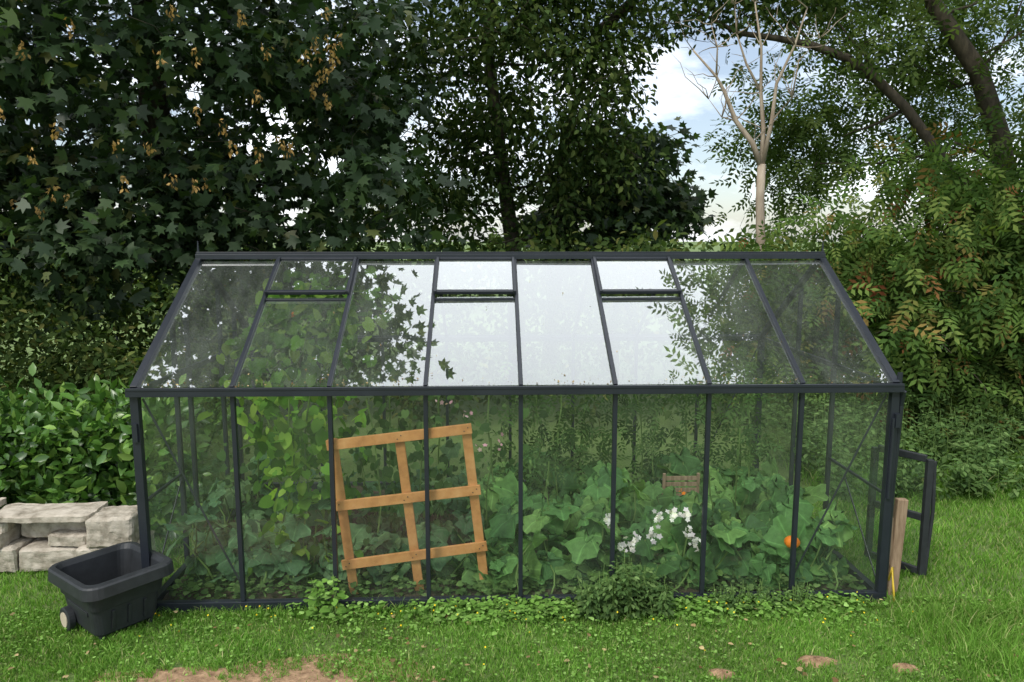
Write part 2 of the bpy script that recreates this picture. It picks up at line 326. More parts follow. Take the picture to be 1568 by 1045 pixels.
# right bush
C=np.vstack([ellip((5.6,4.6,1.7),(1.9,1.3,1.9),165,.5),ellip((4.1,5.0,1.3),(1.0,1.1,1.35),75,.5),ellip((7.3,4.0,2.2),(1.6,1.4,2.0),90,.5)])
tree('elder_bush',[(5.6,4.8,0),(5.6,4.8,.8),(5.7,4.7,1.8),(5.9,4.6,2.6)],[.07,.06,.05,.03],C,.22,34,T_ash,.27,M_bush,M_bark,br=.02,nbr=80,droop=.75)
C=strip(-32,36,19,25,0,lambda x:2.35+.35*np.sin(x*.7)+.3*np.sin(x*1.9),440)
clumps('distant_tree_line',C,.5,55,T_diamond,.32,M_mid,None)
C=np.vstack([strip(-6.5,-2.75,1.35,2.2,.05,lambda x:.98+.06*np.sin(x*5),300),strip(-6.5,-2.8,1.3,1.5,.05,lambda x:.9+0*x,90)])
clumps('laurel_hedge',C,.1,32,T_leaf,.115,M_laurel,None,droop=-.15,flat=1,upn=.5)
def stems_plant(name,n,xr,yr,hfun,mat,lsize,per,tmpl=T_leaf,stem=True,r=.05):
    e=empty(name); x=R.uniform(*xr,n); y=R.uniform(*yr,n); h=hfun(x,y)*(.6+.5*R.random(n))
    lean=R.normal(size=(n,2))*.12
    if stem:
        mb=MB()
        for i in range(n): mb.tube([(x[i],y[i],0),(x[i]+lean[i,0]*h[i]*.4,y[i]+lean[i,1]*h[i]*.4,h[i]*.5),(x[i]+lean[i,0]*h[i],y[i]+lean[i,1]*h[i],h[i])],[.004,.003,.002],3)
        mb.obj('stems',M_stem,e)
    ci=np.repeat(np.arange(n),per); t=.15+.85*R.random(len(ci)); a=R.random(len(ci))*6.283
    P=np.stack([x[ci]+lean[ci,0]*h[ci]*t,y[ci]+lean[ci,1]*h[ci]*t,h[ci]*t],1)
    d=np.stack([np.cos(a),np.sin(a),.1+0*a-.5*R.random(len(a))],1); P+=d*r*R.random((len(a),1))
    nn=np.stack([R.normal(size=len(a))*.3,-.2+R.normal(size=len(a))*.3,1+0*a],1)
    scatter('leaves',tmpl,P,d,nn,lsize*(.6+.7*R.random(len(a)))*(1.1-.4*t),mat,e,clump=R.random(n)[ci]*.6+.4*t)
    return e
stems_plant('nettle_patch',800,(2.95,8.5),(1.9,4.4),lambda x,y:.35+.16*(y-1.6),M_nettle,.085,24)
# ------------------------------------------------------------------ ground
def gz(x,y): return .02*np.sin(x*1.1+.5)*np.sin(y*.9)+.006*np.sin(x*5.3)*np.sin(y*4.7)
m,nt,N,L=newmat('lawn_ground')
tc=N.new('ShaderNodeTexCoord'); n1=N.new('ShaderNodeTexNoise'); n1.inputs['Scale'].default_value=1.3; n1.inputs['Detail'].default_value=9
n2=N.new('ShaderNodeTexNoise'); n2.inputs['Scale'].default_value=40; n2.inputs['Detail'].default_value=4
L.new(tc.outputs['Object'],n1.inputs['Vector']); L.new(tc.outputs['Object'],n2.inputs['Vector'])
r1=ramp(N,[(.3,(.08,.14,.03)),(.7,(.12,.22,.04))]); r2=ramp(N,[(.3,(.1,.085,.04)),(.7,(.13,.2,.045))]); L.new(n1.outputs['Fac'],r1.inputs[0]); L.new(n2.outputs['Fac'],r2.inputs[0])
mx=N.new('ShaderNodeMix'); mx.data_type='RGBA'; mx.inputs[0].default_value=.5; L.new(r1.outputs[0],mx.inputs[6]); L.new(r2.outputs[0],mx.inputs[7])
p=N.new('ShaderNodeBsdfPrincipled'); p.inputs['Roughness'].default_value=.9; L.new(mx.outputs[2],p.inputs['Base Color'])
b=N.new('ShaderNodeBump'); b.inputs['Distance'].default_value=.02; L.new(n2.outputs['Fac'],b.inputs['Height']); L.new(b.outputs[0],p.inputs['Normal'])
o=N.new('ShaderNodeOutputMaterial'); L.new(p.outputs[0],o.inputs[0]); M_ground=m
def grid(name,xs,ys,zf,mat,parent=None,smooth=True):
    X,Y=np.meshgrid(xs,ys); Z=zf(X,Y); V=np.stack([X.ravel(),Y.ravel(),Z.ravel()],1); nx=len(xs)
    i,j=np.meshgrid(np.arange(nx-1),np.arange(len(ys)-1)); a=(j*nx+i).ravel()
    F=np.stack([a,a+1,a+nx+1,a+nx],1); return tri_mesh(name,V,F,mat,parent,smooth=smooth)
xs=np.concatenate([[-400,-100,-30],np.linspace(-9,9,120),[30,100,400]]); ys=np.concatenate([[-400,-100,-30,-12],np.linspace(-6,8,90),[30,100,400]])
grid('ground',xs,ys,lambda X,Y:np.where((np.abs(X)<8.9)&(Y>-5.9)&(Y<7.9),gz(X,Y),0)-.012,M_ground)
grid('greenhouse_bed_soil',np.linspace(-2.42,2.42,60),np.linspace(.05,2.35,30),lambda X,Y:.03+.02*np.sin(X*7)*np.sin(Y*6)+.01*R.random(X.shape),M_darksoil)
PX,PY=-1.7,-1.2
def patch_mask(x,y):
    e=((x-PX)/1.25)**2+((y-PY)/.46)**2; return e+.3*np.sin(x*9+y*4)+.25*np.sin(x*23-y*11)+.2*np.sin(x*51+y*37)
def mound(name,cx,cy,rx,ry,h,mat):
    v=[(cx,cy,float(gz(cx,cy))+h)];f=[];nr=12;na=70
    for i in range(1,nr+1):
        for k in range(na):
            a=2*math.pi*k/na; q=i/nr; rr=1+.14*math.sin(3*a+cx)+.08*math.sin(7*a)
            x=cx+rx*q*rr*math.cos(a); y=cy+ry*q*rr*math.sin(a)
            v.append((x,y,float(gz(x,y))+h*(1-q**2)-.012*q+random.uniform(-.2,.2)*h))
    for k in range(na): f.append((0,1+k,1+(k+1)%na))
    for i in range(nr-1):
        for k in range(na): a=1+i*na+k; b=1+i*na+(k+1)%na; f.append((a,a+na,b+na,b))
    mb=MB(); mb.add(v,f); return mb.obj(name,mat,None,smooth=True)
mound('bare_soil_patch',PX,PY,1.6,.6,.014,M_soil)
holes=[(1.12,-.79,.075,.05),(1.72,-.69,.12,.06),(2.2,-.78,.08,.045)]
for x,y,rx,ry in holes: mound('molehill',x,y,rx,ry,.02,M_soil)
def blades(n,xr,yr,h0,h1,w,keep):
    x=R.uniform(*xr,n); y=R.uniform(*yr,n); k=keep(x,y); return x[k],y[k],h0,h1,w
def make_grass(name,sets,mat,parent=None):
    Vs=[];rn=[];cl=[]
    for x,y,h0,h1,w in sets:
        n=len(x); patchn=.5+.5*np.sin(x*3.1+1.7*np.sin(y*2.3))*np.sin(y*3.7+np.sin(x*1.9))
        p2=.5+.5*np.sin(x*17+3*np.sin(y*13))*np.sin(y*19+2*np.sin(x*11)); worn=.5+.5*np.sin(x*5.1+2*np.sin(y*4.3+1))*np.sin(y*6.1+2*np.sin(x*3.3)); patchn=.5*patchn+.5*p2
        h=(h0+(h1-h0)*R.random(n)**1.5)*(.5+.9*patchn); a=R.random(n)*6.283; lean=h*(.2+.8*R.random(n)); ww=w*(.6+.8*R.random(n))
        b=R.random(n)*6.283; sx=np.cos(b)*ww/2; sy=np.sin(b)*ww/2; z=gz(x,y)-.01
        dx=np.cos(a)*lean; dy=np.sin(a)*lean
        V=np.stack([np.stack([x-sx,y-sy,z],1),np.stack([x+sx,y+sy,z],1),
          np.stack([x-sx*.8+dx*.35,y-sy*.8+dy*.35,z+h*.6],1),np.stack([x+sx*.8+dx*.35,y+sy*.8+dy*.35,z+h*.6],1),
          np.stack([x+dx,y+dy,z+h],1)],1)
        k=(R.random(n)>.45*(worn>.8))
        rr=R.random(n)**(1-.4*worn)
        V=V[k]; rr=rr[k]; c=np.clip(.7*patchn+.3*R.random(n),0,1)[k]
        Vs.append(V.reshape(-1,3)); rn.append(np.repeat(rr,5)); cl.append(np.repeat(c,5))
    V=np.vstack(Vs); n=len(V)//5
    F=(np.array([(0,1,3),(0,3,2),(2,3,4)])[None]+(np.arange(n)*5)[:,None,None]).reshape(-1,3)
    return tri_mesh(name,V,F,mat,parent,{'rnd':np.concatenate(rn),'clump':np.concatenate(cl)})
def ok(x,y):
    k=~((np.abs(x)<2.5)&(y>0)&(y<2.4)); k&=(patch_mask(x,y)>1)|(R.random(len(x))<.05)
    for hx,hy,rx,ry in holes: k&=(((x-hx)/rx)**2+((y-hy)/ry)**2>.8)
    return k
sets=[blades(130000,(-4.0,4.3),(-1.3,.02),.018,.052,.005,ok),blades(46000,(2.4,6.0),(-1.0,2.2),.03,.075,.007,ok),blades(30000,(-5,-2.4),(-1,1.2),.02,.06,.006,ok),
 blades(18000,(-6,6),(-4.4,-1.3),.02,.06,.009,ok),blades(6000,(-2.6,2.7),(-.12,.0),.03,.09,.005,ok),blades(9000,(2.4,3.6),(-1.2,-.2),.07,.17,.005,lambda x,y:(x+.8*y>2.0)&(R.random(len(x))<.8)),
 blades(12000,(3,8),(2,4),.05,.2,.012,ok)]
make_grass('lawn_grass',sets,M_grass)
def flatleaves(name,n,fx,fy,size,mat,h=.05,chk=True):
    x=fx(n);y=fy(n)
    if chk: k=ok(x,y);x=x[k];y=y[k]
    n=len(x)
    P=np.stack([x,y,gz(x,y)+.015+h*R.random(n)**1.5],1); a=R.random(n)*6.283
    d=np.stack([np.cos(a),np.sin(a),-.1+0*a],1); nn=R.normal(size=(n,3))*.35+np.array([0,-.15,1])
    return scatter(name,T_heart,P,d,nn,size*(.4+.9*R.random(n)),mat,veins=True)
flatleaves('clover_patch',2900,lambda n:R.choice([-.45,-.1,.25,1.15,1.6,2.05,-1.2],n,p=[.17,.2,.13,.15,.15,.12,.08])+R.normal(size=n)*.17,lambda n:-.02-np.abs(R.normal(size=n))*.11,.036,M_clover,.07)
flatleaves('lawn_clover',8000,lambda n:R.choice(R.uniform(-3.8,3.8,60),n)+R.normal(size=n)*.14,lambda n:R.uniform(-1.2,0,n),.018,M_clover,.035)
flatleaves('bed_weeds',3200,lambda n:R.uniform(-2.4,2.4,n),lambda n:.06+np.abs(R.normal(size=n))*.25,.05,M_nettle,.12,False)
flatleaves('fallen_leaves',160,lambda n:R.uniform(-3.5,3.5,n),lambda n:R.uniform(-1.2,0,n),.03,M_straw,.03)
n=80; x=R.uniform(-2.4,2.6,n); y=-.06-np.abs(R.normal(size=n))*.25
scatter('yellow_lawn_flowers',T_petal,np.stack([x,y,.05+.06*R.random(n)],1),R.normal(size=(n,3)),np.tile([0,-.5,1.],(n,1)),np.full(n,.014),M_yellow)
# ------------------------------------------------------------------ greenhouse
GH=empty('greenhouse'); HW=2.465; DP=2.4; EV=1.49; RG=2.30; NB=8; BW=2*HW/NB
mb=MB()
sl=Vector((0,DP/2,RG-EV)).normalized(); nf=Vector((0,-sl.z,sl.y)); nb=Vector((0,sl.z,sl.y))
GY={-HW:[.62,.86,1.54,1.9],HW:[.86,1.54]}
for y in (0,DP):
    mb.beam((-HW-.03,y,.025),(HW+.03,y,.025),.05,.085)
    mb.beam((-HW-.035,y+(-.02 if y==0 else .02),EV),(HW+.035,y+(-.02 if y==0 else .02),EV),.075,.045)
    mb.beam((-HW-.03,y+(-.052 if y==0 else .052),EV+.026),(HW+.03,y+(-.052 if y==0 else .052),EV+.026),.02,.018)
    for i in range(NB+1):
        x=-HW+i*BW; c=i in(0,NB); mb.beam((x,y,.069),(x,y,EV-.024),.052 if c else .028,.05 if c else .034,up=(0,1,0))
for x in(-HW,HW):
    mb.beam((x,.026,.023),(x,DP-.026,.023),.046,.08)
    for y in GY[x]:
        z=EV+(RG-EV)*(1-abs(y-1.2)/1.2); mb.beam((x,y,.064),(x,y,z-.03),.032,.03,up=(0,1,0))
    mb.beam((x,.027,EV-.002),(x,DP-.027,EV-.002),.03,.036)
    mb.beam((x,.03,.75),(x,GY[x][0]-.018,.75),.018,.018); 
for i in range(NB+1):
    x=-HW+i*BW; c=i in(0,NB); w=.045 if c else .026
    mb.beam((x,-.01,EV+.025),(x,DP/2-.02,RG-.004),w,.04 if c else .034,up=nf)
    mb.beam((x,DP+.01,EV+.025),(x,DP/2+.02,RG-.004),w,.04 if c else .034,up=nb)
mb.beam((-HW-.02,DP/2,RG+.018),(HW+.02,DP/2,RG+.018),.085,.04)
mb.beam((-HW-.024,DP/2,RG+.045),(HW+.024,DP/2,RG+.045),.03,.02)
for sx in(-1,1):
    mb.beam((sx*(HW-.03),.035,EV-.05),(sx*(HW-BW),.035,.12),.014,.006,up=(0,1,0))
    mb.beam((sx*(HW-.03),DP-.035,EV-.05),(sx*(HW-BW),DP-.035,.12),.014,.006,up=(0,1,0))
    mb.tube([(sx*(HW+.01),DP/2,RG+.05),(sx*(HW+.01),DP/2,RG+.14)],[.010,.004],6)
    mb.beam((sx*(HW),.05,.12),(sx*HW,.6,.7),.006,.014)
fr=mb.obj('frame',M_frame,GH,bevel=.003)
mb=MB(); mb.tube([(HW+.045,-.03,EV-.02),(HW+.05,.0,EV-.12),(HW+.045,.02,.8),(HW+.04,.02,.02)],[.018]*4,10)
mb.tube([(HW-.01,-.035,EV-.2),(HW-.01,-.035,EV-.75)],[.012,.012],8)
mb.beam((HW+.01,-.04,EV-.17),(HW+.01,-.04,EV-.26),.03,.03,up=(0,1,0)); mb.beam((HW+.03,.0,EV+.02),(HW+.03,.0,EV+.10),.03,.012,up=(0,1,0))
mb.beam((-HW+.0,-.034,EV-.2),(-HW+.0,-.034,EV-.32),.03,.014,up=(0,1,0))
mb.obj('gutter_downpipe',M_frame,GH)
def quad(name,pts,mat): 
    mb=MB(); mb.add(pts,[tuple(range(len(pts)))]); return mb.obj(name,mat,GH)
VT=.335
vfr=MB()
def rp(x,t,side,off=0):
    y=DP/2-side*(DP/2)*t; z=RG-(RG-EV)*t; n=nf if side==1 else nb
    return (x+n.x*off,y+n.y*off,z+.025*(t)+n.z*off)
for i in range(NB):
    x0=-HW+i*BW+.015; x1=x0+BW-.03
    for side in(1,-1):
        vent=(side==1 and i in(1,3,5)); j=[random.uniform(-.0025,.0025) for _ in range(3)]
        t0=VT+.01 if vent else .02
        quad('roof_pane',[rp(x0,t0,side,j[0]),rp(x0,.995,side,j[1]),rp(x1,.995,side,j[2]),rp(x1,t0,side,j[0]+j[2]-j[1])],M_roof if side==1 else M_roofb)
        if vent:
            up=.03
            a,b,c,d=rp(x0+.012,.02,1,.02),rp(x0+.012,VT,1,up+.01),rp(x1-.012,VT,1,up+.01),rp(x1-.012,.02,1,.02)
            quad('vent_pane',[a,b,c,d],M_roof)
            vfr.beam(rp(x0-.002,.02,1,.026),rp(x0-.002,VT+.012,1,up+.014),.022,.03,up=nf); vfr.beam(rp(x1+.002,.02,1,.026),rp(x1+.002,VT+.012,1,up+.014),.022,.03,up=nf)
            vfr.beam(rp(x0+.011,VT+.004,1,up+.012),rp(x1-.011,VT+.004,1,up+.012),.026,.028,up=nf)
            vfr.beam(rp(x0+.011,.025,1,.024),rp(x1-.011,.025,1,.024),.024,.024,up=nf)
            vfr.beam(rp(x0-.004,VT+.035,1,.004),rp(x1+.004,VT+.035,1,.004),.014,.022,up=nf)
            xm=(x0+x1)/2
            vfr.beam(rp(xm,VT-.09,1,.0),rp(xm,VT-.01,1,.0),.012,.012,up=nf); vfr.beam(rp(xm-.03,VT-.03,1,.006),rp(xm+.03,VT-.03,1,.006),.01,.01,up=nf)
    for y in(0,DP):
        j=random.uniform(-.002,.002)
        quad('wall_pane',[(x0,y+j,.07),(x1,y-j,.07),(x1,y-j,EV-.024),(x0,y+j,EV-.024)],M_wall)
vfr.obj('roof_vents',M_frame,GH,bevel=.002)
for x in(-HW,HW):
    ys=[.026]+GY[x]+[DP-.026]
    for a,b in zip(ys[:-1],ys[1:]):
        if a==.86 and x>0: continue
        za=EV+(RG-EV)*(1-abs(a-1.2)/1.2)-.03; zb=EV+(RG-EV)*(1-abs(b-1.2)/1.2)-.03
        pts=[(x,a+.015,.07),(x,b-.015,.07),(x,b-.015,zb)]+([(x,1.2,RG-.03)] if a<1.2<b else [])+[(x,a+.015,za)]
        quad('gable_pane',pts,M_wall)
dr=empty('greenhouse_door'); mb=MB()
a=Vector((HW+.26,.66,0));b=Vector((HW+.49,.34,0)); z0,z1=.02,.89
for p in(a,b): mb.beam((p.x,p.y,z0),(p.x,p.y,z1),.045,.04,up=(0,1,0))
d=(b-a).normalized()*.024
for z in(z0+.02,.45,z1-.0): mb.beam((a.x+d.x,a.y+d.y,z),(b.x-d.x,b.y-d.y,z),.034,.05)
mb.tube([(b.x+.03,b.y-.01,z1-.01),(b.x+.045,b.y-.01,.5),(b.x+.02,b.y-.01,z0)],[.014]*3,8)
mb.obj('door_frame',M_black,dr,bevel=.004)
g=MB(); g.add([(a.x,a.y,z0),(b.x,b.y,z0),(b.x,b.y,z1),(a.x,a.y,z1)],[(0,1,2,3)]); g.obj('door_glass',M_wall,dr)
mb=MB(); mb.beam((2.61,.12,-.02),(2.64,.12,.68),.075,.05,up=(0,1,0)); mb.beam((2.575,.11,.55),(2.585,.11,.2),.02,.02); mb.obj('wooden_stake',M_oldwood,None,bevel=.006)
mb=MB(); mb.tube([(2.56,-.02,.0),(2.555,0,.1),(2.56,.03,.22),(2.58,.1,.1),(2.64,.16,.02)],[.008]*5,8); mb.obj('garden_hose',M_hose,None,smooth=True)
n=320; x=R.uniform(-HW+.03,HW-.03,n); t=1-np.abs(R.normal(size=n))*.03; t[:70]=R.random(70)
P=np.array([rp(x[i],min(.99,max(.05,t[i])),1,.006) for i in range(n)])
scatter('roof_leaf_litter',T_diamond,P,R.normal(size=(n,3)),np.tile(np.array(nf)[None],(n,1)),.005+.02*R.random(n)**3,M_straw,GH)
# ------------------------------------------------------------------ trellis
tr=empty('wooden_trellis'); mb=MB()
def ty(z): return .15-.085*z
def tb(x0,z0,x1,z1,w,off): mb.beam((x0,ty(z0)+off,z0),(x1,ty(z1)+off,z1),.02,w,up=((-(z1-z0)),0,(x1-x0)))
for q in [(-1.14,.03,-1.235,1.16),(-.69,.03,-.80,1.19),(-.235,.03,-.36,1.24)]: tb(*q,.062,0)
for q in [(-1.27,1.12,-.32,1.23),(-1.26,.69,-.265,.80),(-1.21,.26,-.225,.39)]: tb(*q,.068,-.024)
mb.obj('boards',M_wood,tr,bevel=.003)
mb=MB()
for (x0,z0,x1,z1) in [(-1.27,1.12,-.32,1.23),(-1.26,.69,-.265,.80),(-1.21,.26,-.225,.39)]:
    for t in (.04,.5,.96):
        for o_ in (-.012,.012):
            x=x0+(x1-x0)*t+o_; z=z0+(z1-z0)*t+o_; mb.tube([(x,ty(z)-.0335,z),(x,ty(z)-.037,z)],[.004,.004],8)
mb.obj('screws',M_frame,tr)
# ------------------------------------------------------------------ plants inside
def leaves_on_stalks(name,pts,size,mat,face=(0,-.55,1),jit=.35):
    e=empty(name); mb=MB()
    for p in pts:
        b=Vector((p[0]+random.gauss(0,.12),p[1]+random.gauss(.05,.12),.04))
        if random.random()<.6: mb.tube(wiggle(b,p,4,.08),[.008,.007,.006,.005],5)
    mb.obj('stalks',M_stem,e,smooth=True)
    pts=np.array(pts); g=R.integers(0,3,len(pts))
    for q in range(3):
        P=pts[g==q]; n=len(P); d=R.normal(size=(n,3))*.6+np.array([0,-.6,-.35])
        s=size*(.4+.8*R.random(n)); dd=norm(d); P=P-dd*s[:,None]*.3
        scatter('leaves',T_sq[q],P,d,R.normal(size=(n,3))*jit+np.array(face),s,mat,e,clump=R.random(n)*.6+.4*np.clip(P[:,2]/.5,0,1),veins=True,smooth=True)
    return e
n=430; x=R.uniform(-.3,2.35,n); y=R.uniform(.12,1.9,n); z=(.06+.44*R.random(n)**.8)*(.75+.35*np.sin(x*3+y*2)**2)
x2=R.uniform(-.3,2.35,90); 
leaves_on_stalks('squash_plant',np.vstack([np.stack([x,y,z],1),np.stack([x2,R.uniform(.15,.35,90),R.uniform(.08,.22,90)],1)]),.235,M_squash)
n=260; x=R.uniform(-2.38,-.3,n); y=R.uniform(.25,1.9,n); z=(.06+.48*R.random(n))*(.7+.4*np.sin(x*4+1)**2)
x2=R.uniform(-2.3,-.3,70)
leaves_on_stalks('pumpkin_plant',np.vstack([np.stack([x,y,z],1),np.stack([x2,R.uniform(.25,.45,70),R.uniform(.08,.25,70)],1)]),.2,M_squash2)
def vine(name,poles,n,cr,size,mat,tmpl=T_heart):
    e=empty(name); mb=MB(); Ps=[]
    for a,b in poles:
        w=wiggle(a,b,8,.04); mb.tube(w,[.006]*8,4); w=np.array(w)
        t=R.random(n)**.8*6.99; i=t.astype(int); f=(t-i)[:,None]; Ps.append(w[i]*(1-f)+w[i+1]*f+R.normal(size=(n,3))*cr*(.5+.9*R.random((n,1))))
    mb.obj('vine_stems',M_stem,e); P=np.vstack(Ps); m=len(P)
    d=R.normal(size=(m,3))*.6+np.array([0,-.3,-.7]); nn=R.normal(size=(m,3))*.5+np.array([0,-.7,.7])
    k=P[:,2]<np.where(P[:,1]<1.2,EV+(RG-EV)*P[:,1]/1.2,EV+(RG-EV)*(2.4-P[:,1])/1.2)-.05
    k&=(P[:,1]>.06)&(P[:,1]<2.34)&(np.abs(P[:,0])<HW-.05)
    scatter('leaves',tmpl,P[k],d[k],nn[k],size*(.35+.95*R.random(k.sum())),mat,e,veins=False)
    return e
vine('runner_bean_vine',[((-1.85,.4,.05),(-1.6,.4,1.35)),((-1.55,.35,.05),(-1.45,.4,1.4)),((-1.35,.5,.3),(-1.4,.7,1.65)),((-1.95,.45,1.62),(-1.8,1.12,2.1)),((-1.75,.4,1.58),(-1.6,1.1,2.1)),((-1.55,.4,1.6),(-1.45,1.12,2.12)),((-1.35,.5,1.65),(-1.35,1.0,2.05)),((-2.0,.7,1.8),(-1.1,.75,1.85)),((-1.95,1.0,2.0),(-1.05,1.05,2.05)),((-1.7,.5,.8),(-1.95,.7,1.5))],100,.12,.105,M_bean)
vine('climbing_courgette_vine',[((-.9,.9,.05),(-.95,1.0,1.4)),((-.5,1.2,.05),(-.6,1.1,1.3)),((-.1,1.3,.05),(-.2,1.2,1.25)),((-1.1,.5,.05),(-1.1,.6,1.3)),((-2.1,1.2,.05),(-2.1,1.3,.9)),((-.75,.7,.05),(-.7,.7,1.1))],80,.15,.08,M_tom)
vine('tomato_plant',[((x,1.6+random.uniform(-.3,.4),.05),(x+random.uniform(-.1,.1),1.7,random.uniform(1.1,1.6))) for x in (.0,.2,.4,.6,.8,1.1,1.3,1.5,1.75,2.0,2.2)],85,.15,.15,M_tom,T_ash)
vine('sweet_pea_vine',[((x,.5+random.uniform(-.1,.3),.05),(x+random.uniform(-.1,.1),.6,random.uniform(.7,1.1))) for x in (-.25,.3,1.5,1.75)],60,.1,.05,M_nettle,T_leaf)
def flowers(name,cs,n,r,size,mat):
    Ps=np.vstack([np.array(c)+R.normal(size=(n,3))*r for c in cs]); m=len(Ps)
    return scatter(name,T_petal,Ps,R.normal(size=(m,3)),R.normal(size=(m,3))*.35+np.array([0,-1,.6]),size*(.7+.5*R.random(m)),mat)
flowers('white_phlox_flowers',[(.70,.12,.36),(.78,.12,.39),(.92,.13,.43),(.96,.14,.55),(1.06,.13,.58),(1.14,.14,.57),(1.16,.12,.46),(1.22,.13,.36),(.62,.14,.53)],13,.022,.042,M_white)
flowers('pink_flowers',[(-.52,.35,1.31),(-.25,.4,.98),(-.12,.4,1.01),(-.4,.4,1.24)],4,.03,.035,M_pink)
flowers('orange_squash_flowers',[(.05,.2,.33),(-1.65,.8,1.9),(-1.75,.35,1.4),(1.2,.5,.62)],3,.012,.035,M_orange)
pk=empty('pumpkin'); mb=MB(); v=[];f=[];na=32;nr=12
px,py,pz=1.88,.10,.385
for i in range(nr+1):
    ph=math.pi*i/nr
    for k in range(na):
        a=2*math.pi*k/na; rr=.052*(1-.1*abs(math.cos(4*a)))*math.sin(ph)+.001
        v.append((px+rr*math.cos(a),py+rr*math.sin(a),pz+.045*math.cos(ph)*(1-.25*math.exp(-(ph*2)**2))))
for i in range(nr):
    for k in range(na): f.append((i*na+k,(i+1)*na+k,(i+1)*na+(k+1)%na,i*na+(k+1)%na))
mb.add(v,f); mb.obj('fruit',M_pump,pk,smooth=True); mb=MB(); mb.tube([(px,py,pz+.03),(px+.005,py,pz+.06),(px+.02,py+.01,pz+.08)],[.01,.007,.008],6); mb.tube([(px+.02,py+.01,pz+.08),(px+.05,py+.1,pz+.06),(px+.05,py+.2,.04)],[.006]*3,5); mb.obj('stalk',M_stem,pk)
ch=empty('wooden_chair'); mb=MB(); cx,cy=1.36,.95
for sx in(-.14,.14):
    mb.beam((cx+sx,cy-.14,.03),(cx+sx,cy+.14,.24),.022,.022); mb.beam((cx+sx,cy+.16,.03),(cx+sx,cy+.13,.56),.022,.022,up=(0,1,0))
for k in range(4): mb.beam((cx-.125,cy-.12+k*.065,.25),(cx+.125,cy-.12+k*.065,.25),.045,.012)
for k in range(5): mb.beam((cx-.128,cy+.13,.32+k*.05),(cx+.128,cy+.13,.32+k*.05),.01,.034)
mb.obj('slats_and_legs',M_oldwood,ch)
stems_plant('fat_hen_weed',60,(.42,.95),(-.2,-.05),lambda x,y:.38-.5*np.abs(x-.68),M_nettle,.05,30)
stems_plant('front_weeds',60,(1.3,2.0),(-.1,-.03),lambda x,y:.16+0*x,M_nettle,.03,16)
stems_plant('bindweed_plant',9,(-1.38,-1.2),(-.12,-.04),lambda x,y:.26+0*x,M_clover,.06,8,tmpl=T_heart)
# ------------------------------------------------------------------ stone wall
sw=empty('stone_wall')
def stone(c,s,rz=0,name='stone'):
    bm=bmesh.new(); bmesh.ops.create_cube(bm,size=1)
    bmesh.ops.subdivide_edges(bm,edges=bm.edges[:],cuts=11,use_grid_fill=True)
    o3=Vector((random.random()*50,random.random()*50,random.random()*50))
    for v in bm.verts:
        p=Vector((v.co.x*s[0],v.co.y*s[1],v.co.z*s[2]))
        q=(abs(v.co.x)*2,abs(v.co.y)*2,abs(v.co.z)*2); cnt=sum(1 for t in q if t>.95)
        for ax in range(3):
            if cnt>=2 and q[ax]>.95: p[ax]-=math.copysign(.009,v.co[ax])
        p+=noise.noise_vector(p*5+o3)*.012+noise.noise_vector(p*24+o3)*.009
        v.co=p
    me=bpy.data.meshes.new(name); bm.to_mesh(me); bm.free(); me.materials.append(M_stone)
    o=link(bpy.data.objects.new(name,me),sw); o.location=c; o.rotation_euler=(random.uniform(-.03,.03),random.uniform(-.03,.03),rz)
stone((-3.04,.75,.10),(.44,.36,.2)); stone((-3.49,.78,.09),(.42,.34,.18),.05); stone((-3.9,.76,.10),(.38,.36,.2)); stone((-4.35,.76,.09),(.48,.36,.2))
stone((-3.02,.72,.31),(.33,.3,.23),.12); stone((-3.35,.78,.23),(.3,.3,.09)); stone((-3.5,.84,.30),(.5,.2,.17)); stone((-3.92,.72,.25),(.26,.3,.12),-.06); stone((-3.95,.76,.35),(.32,.3,.09),.1);stone((-4.35,.76,.3),(.44,.34,.24))
stone((-3.52,.74,.42),(.74,.3,.045),.03,'slab'); stone((-4.25,.78,.44),(.6,.34,.05),-.03,'slab')
# ------------------------------------------------------------------ garden cart
ct=empty('garden_cart'); ct.location=(-2.64,-.13,-.01); ct.rotation_euler=(0,0,math.radians(50)); ct.scale=(.97,.97,.97)
def ring(w,d,z,r,dx=0,front=0,n=6):
    pts=[]
    for cx,cy,a0 in((w/2-r,d/2-r,0),(-w/2+r,d/2-r,90),(-w/2+r,-d/2+r,180),(w/2-r,-d/2+r,270)):
        for k in range(n):
            a=math.radians(a0+90*k/(n-1)); y=cy+r*math.sin(a); pts.append((cx+r*math.cos(a),y+dx,z-front*(y/(d/2))))
    return pts
fr_=.012
seq=[ring(.36,.42,.05,.05),ring(.39,.45,.065,.06),ring(.43,.50,.24,.06),ring(.455,.525,.245,.06),ring(.495,.575,.405,.07,-.01,fr_),ring(.565,.655,.35,.09,-.02,fr_),ring(.58,.67,.35,.1,-.02,fr_),ring(.57,.66,.42,.1,-.02,fr_),ring(.55,.64,.43,.09,-.02,fr_),
 ring(.49,.57,.432,.07,-.01,fr_),ring(.46,.54,.40,.07,-.01,fr_),ring(.41,.48,.2,.06),ring(.34,.4,.085,.05)]
mb=MB(); v=[];f=[]
n=len(seq[0])
for r_ in seq: v+=r_
for i in range(len(seq)-1):
    for k in range(n): f.append((i*n+k,i*n+(k+1)%n,(i+1)*n+(k+1)%n,(i+1)*n+k))
f.append(tuple(range(n-1,-1,-1))); f.append(tuple((len(seq)-1)*n+k for k in range(n)))
mb.add(v,f); mb.obj('tub',M_black,ct,bevel=.002)
mb=MB()
for s in(-.15,.15): mb.beam((s,-.2,.03),(s,.1,.03),.035,.05)
for k in range(3): mb.beam((-.1+.1*k,-.232,.09),(-.1+.1*k,-.255,.22),.02,.012,up=(0,1,0))
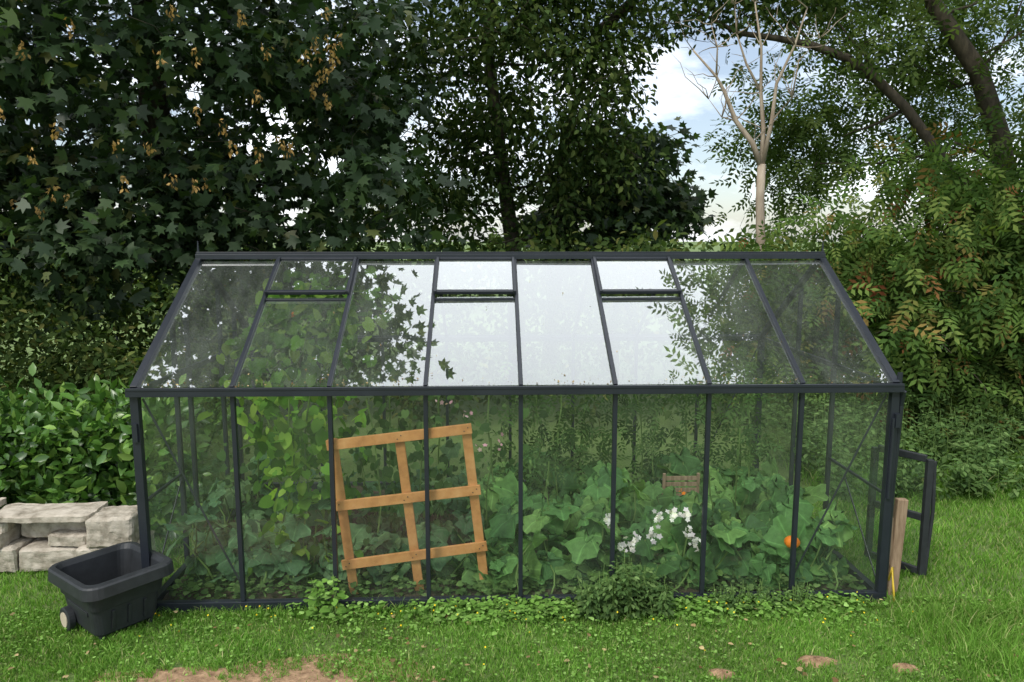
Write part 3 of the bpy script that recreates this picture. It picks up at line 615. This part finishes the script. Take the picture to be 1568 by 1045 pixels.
mb.beam((-.208,-.15,.2),(-.208,.15,.2),.02,.03)
mb.tube([(-.22,.14,.09),(.22,.14,.09)],[.012,.012],8)
mb.obj('skids_and_axle',M_black,ct,bevel=.003)
for x in(-.225,.225):
    mb=MB(); mb.tube([(x-.022,.14,.085),(x-.018,.14,.085),(x+.018,.14,.085),(x+.022,.14,.085)],[.07,.08,.08,.07],24); mb.obj('wheel_tyre',M_black,ct)
    mb=MB(); mb.tube([(x-.027,.14,.085),(x+.027,.14,.085)],[.05,.05],20); mb.obj('wheel_hub',M_hub,ct)
# ------------------------------------------------------------------ sky, sun, camera
w=bpy.data.worlds.new('World'); S.world=w; w.use_nodes=True; nt=w.node_tree; N=nt.nodes; L=nt.links; N.clear()
EL,AZ=math.radians(48),math.radians(215)
sky=N.new('ShaderNodeTexSky'); sky.sky_type='NISHITA'; sky.sun_disc=False; sky.sun_elevation=EL; sky.sun_rotation=AZ
tc=N.new('ShaderNodeTexCoord'); mp=N.new('ShaderNodeMapping'); mp.inputs['Scale'].default_value=(1,1,2.6); mp.inputs['Location'].default_value=(.3,.1,.2); L.new(tc.outputs['Generated'],mp.inputs[0])
n=N.new('ShaderNodeTexNoise'); n.inputs['Scale'].default_value=4.2; n.inputs['Detail'].default_value=7; n.inputs['Roughness'].default_value=.55; L.new(mp.outputs[0],n.inputs['Vector'])
r=ramp(N,[(.47,(.14,.14,.14)),(.7,(1,1,1))]); L.new(n.outputs['Fac'],r.inputs[0])
sp=N.new('ShaderNodeSeparateXYZ'); L.new(tc.outputs['Generated'],sp.inputs[0])
mr=N.new('ShaderNodeMapRange'); mr.inputs['From Min'].default_value=.35; mr.inputs['From Max'].default_value=.75; mr.inputs['To Max'].default_value=.95; L.new(sp.outputs[2],mr.inputs['Value'])
fac=math_(N,L,'MAXIMUM',r.outputs[0],mr.outputs[0])
mx=N.new('ShaderNodeMix'); mx.data_type='RGBA'; L.new(fac,mx.inputs[0]); L.new(sky.outputs[0],mx.inputs[6]); mx.inputs[7].default_value=(15,15.6,16.2,1)
bg=N.new('ShaderNodeBackground'); bg.inputs[1].default_value=.125; L.new(mx.outputs[2],bg.inputs[0])
o=N.new('ShaderNodeOutputWorld'); L.new(bg.outputs[0],o.inputs[0])
ld=bpy.data.lights.new('sun','SUN'); ld.energy=2.5; ld.angle=math.radians(12); ld.color=(1,.96,.88)
so=link(bpy.data.objects.new('sun',ld)); dirv=Vector((math.sin(AZ)*math.cos(EL),math.cos(AZ)*math.cos(EL),math.sin(EL)))
so.rotation_euler=dirv.to_track_quat('Z','Y').to_euler()
cd=bpy.data.cameras.new('camera'); cd.lens=26; cd.sensor_width=36; cd.clip_end=2000
co=link(bpy.data.objects.new('camera',cd)); co.location=(-.205,-4.7,2.47); co.rotation_euler=(math.radians(82),0,math.radians(-1.8))
S.camera=co
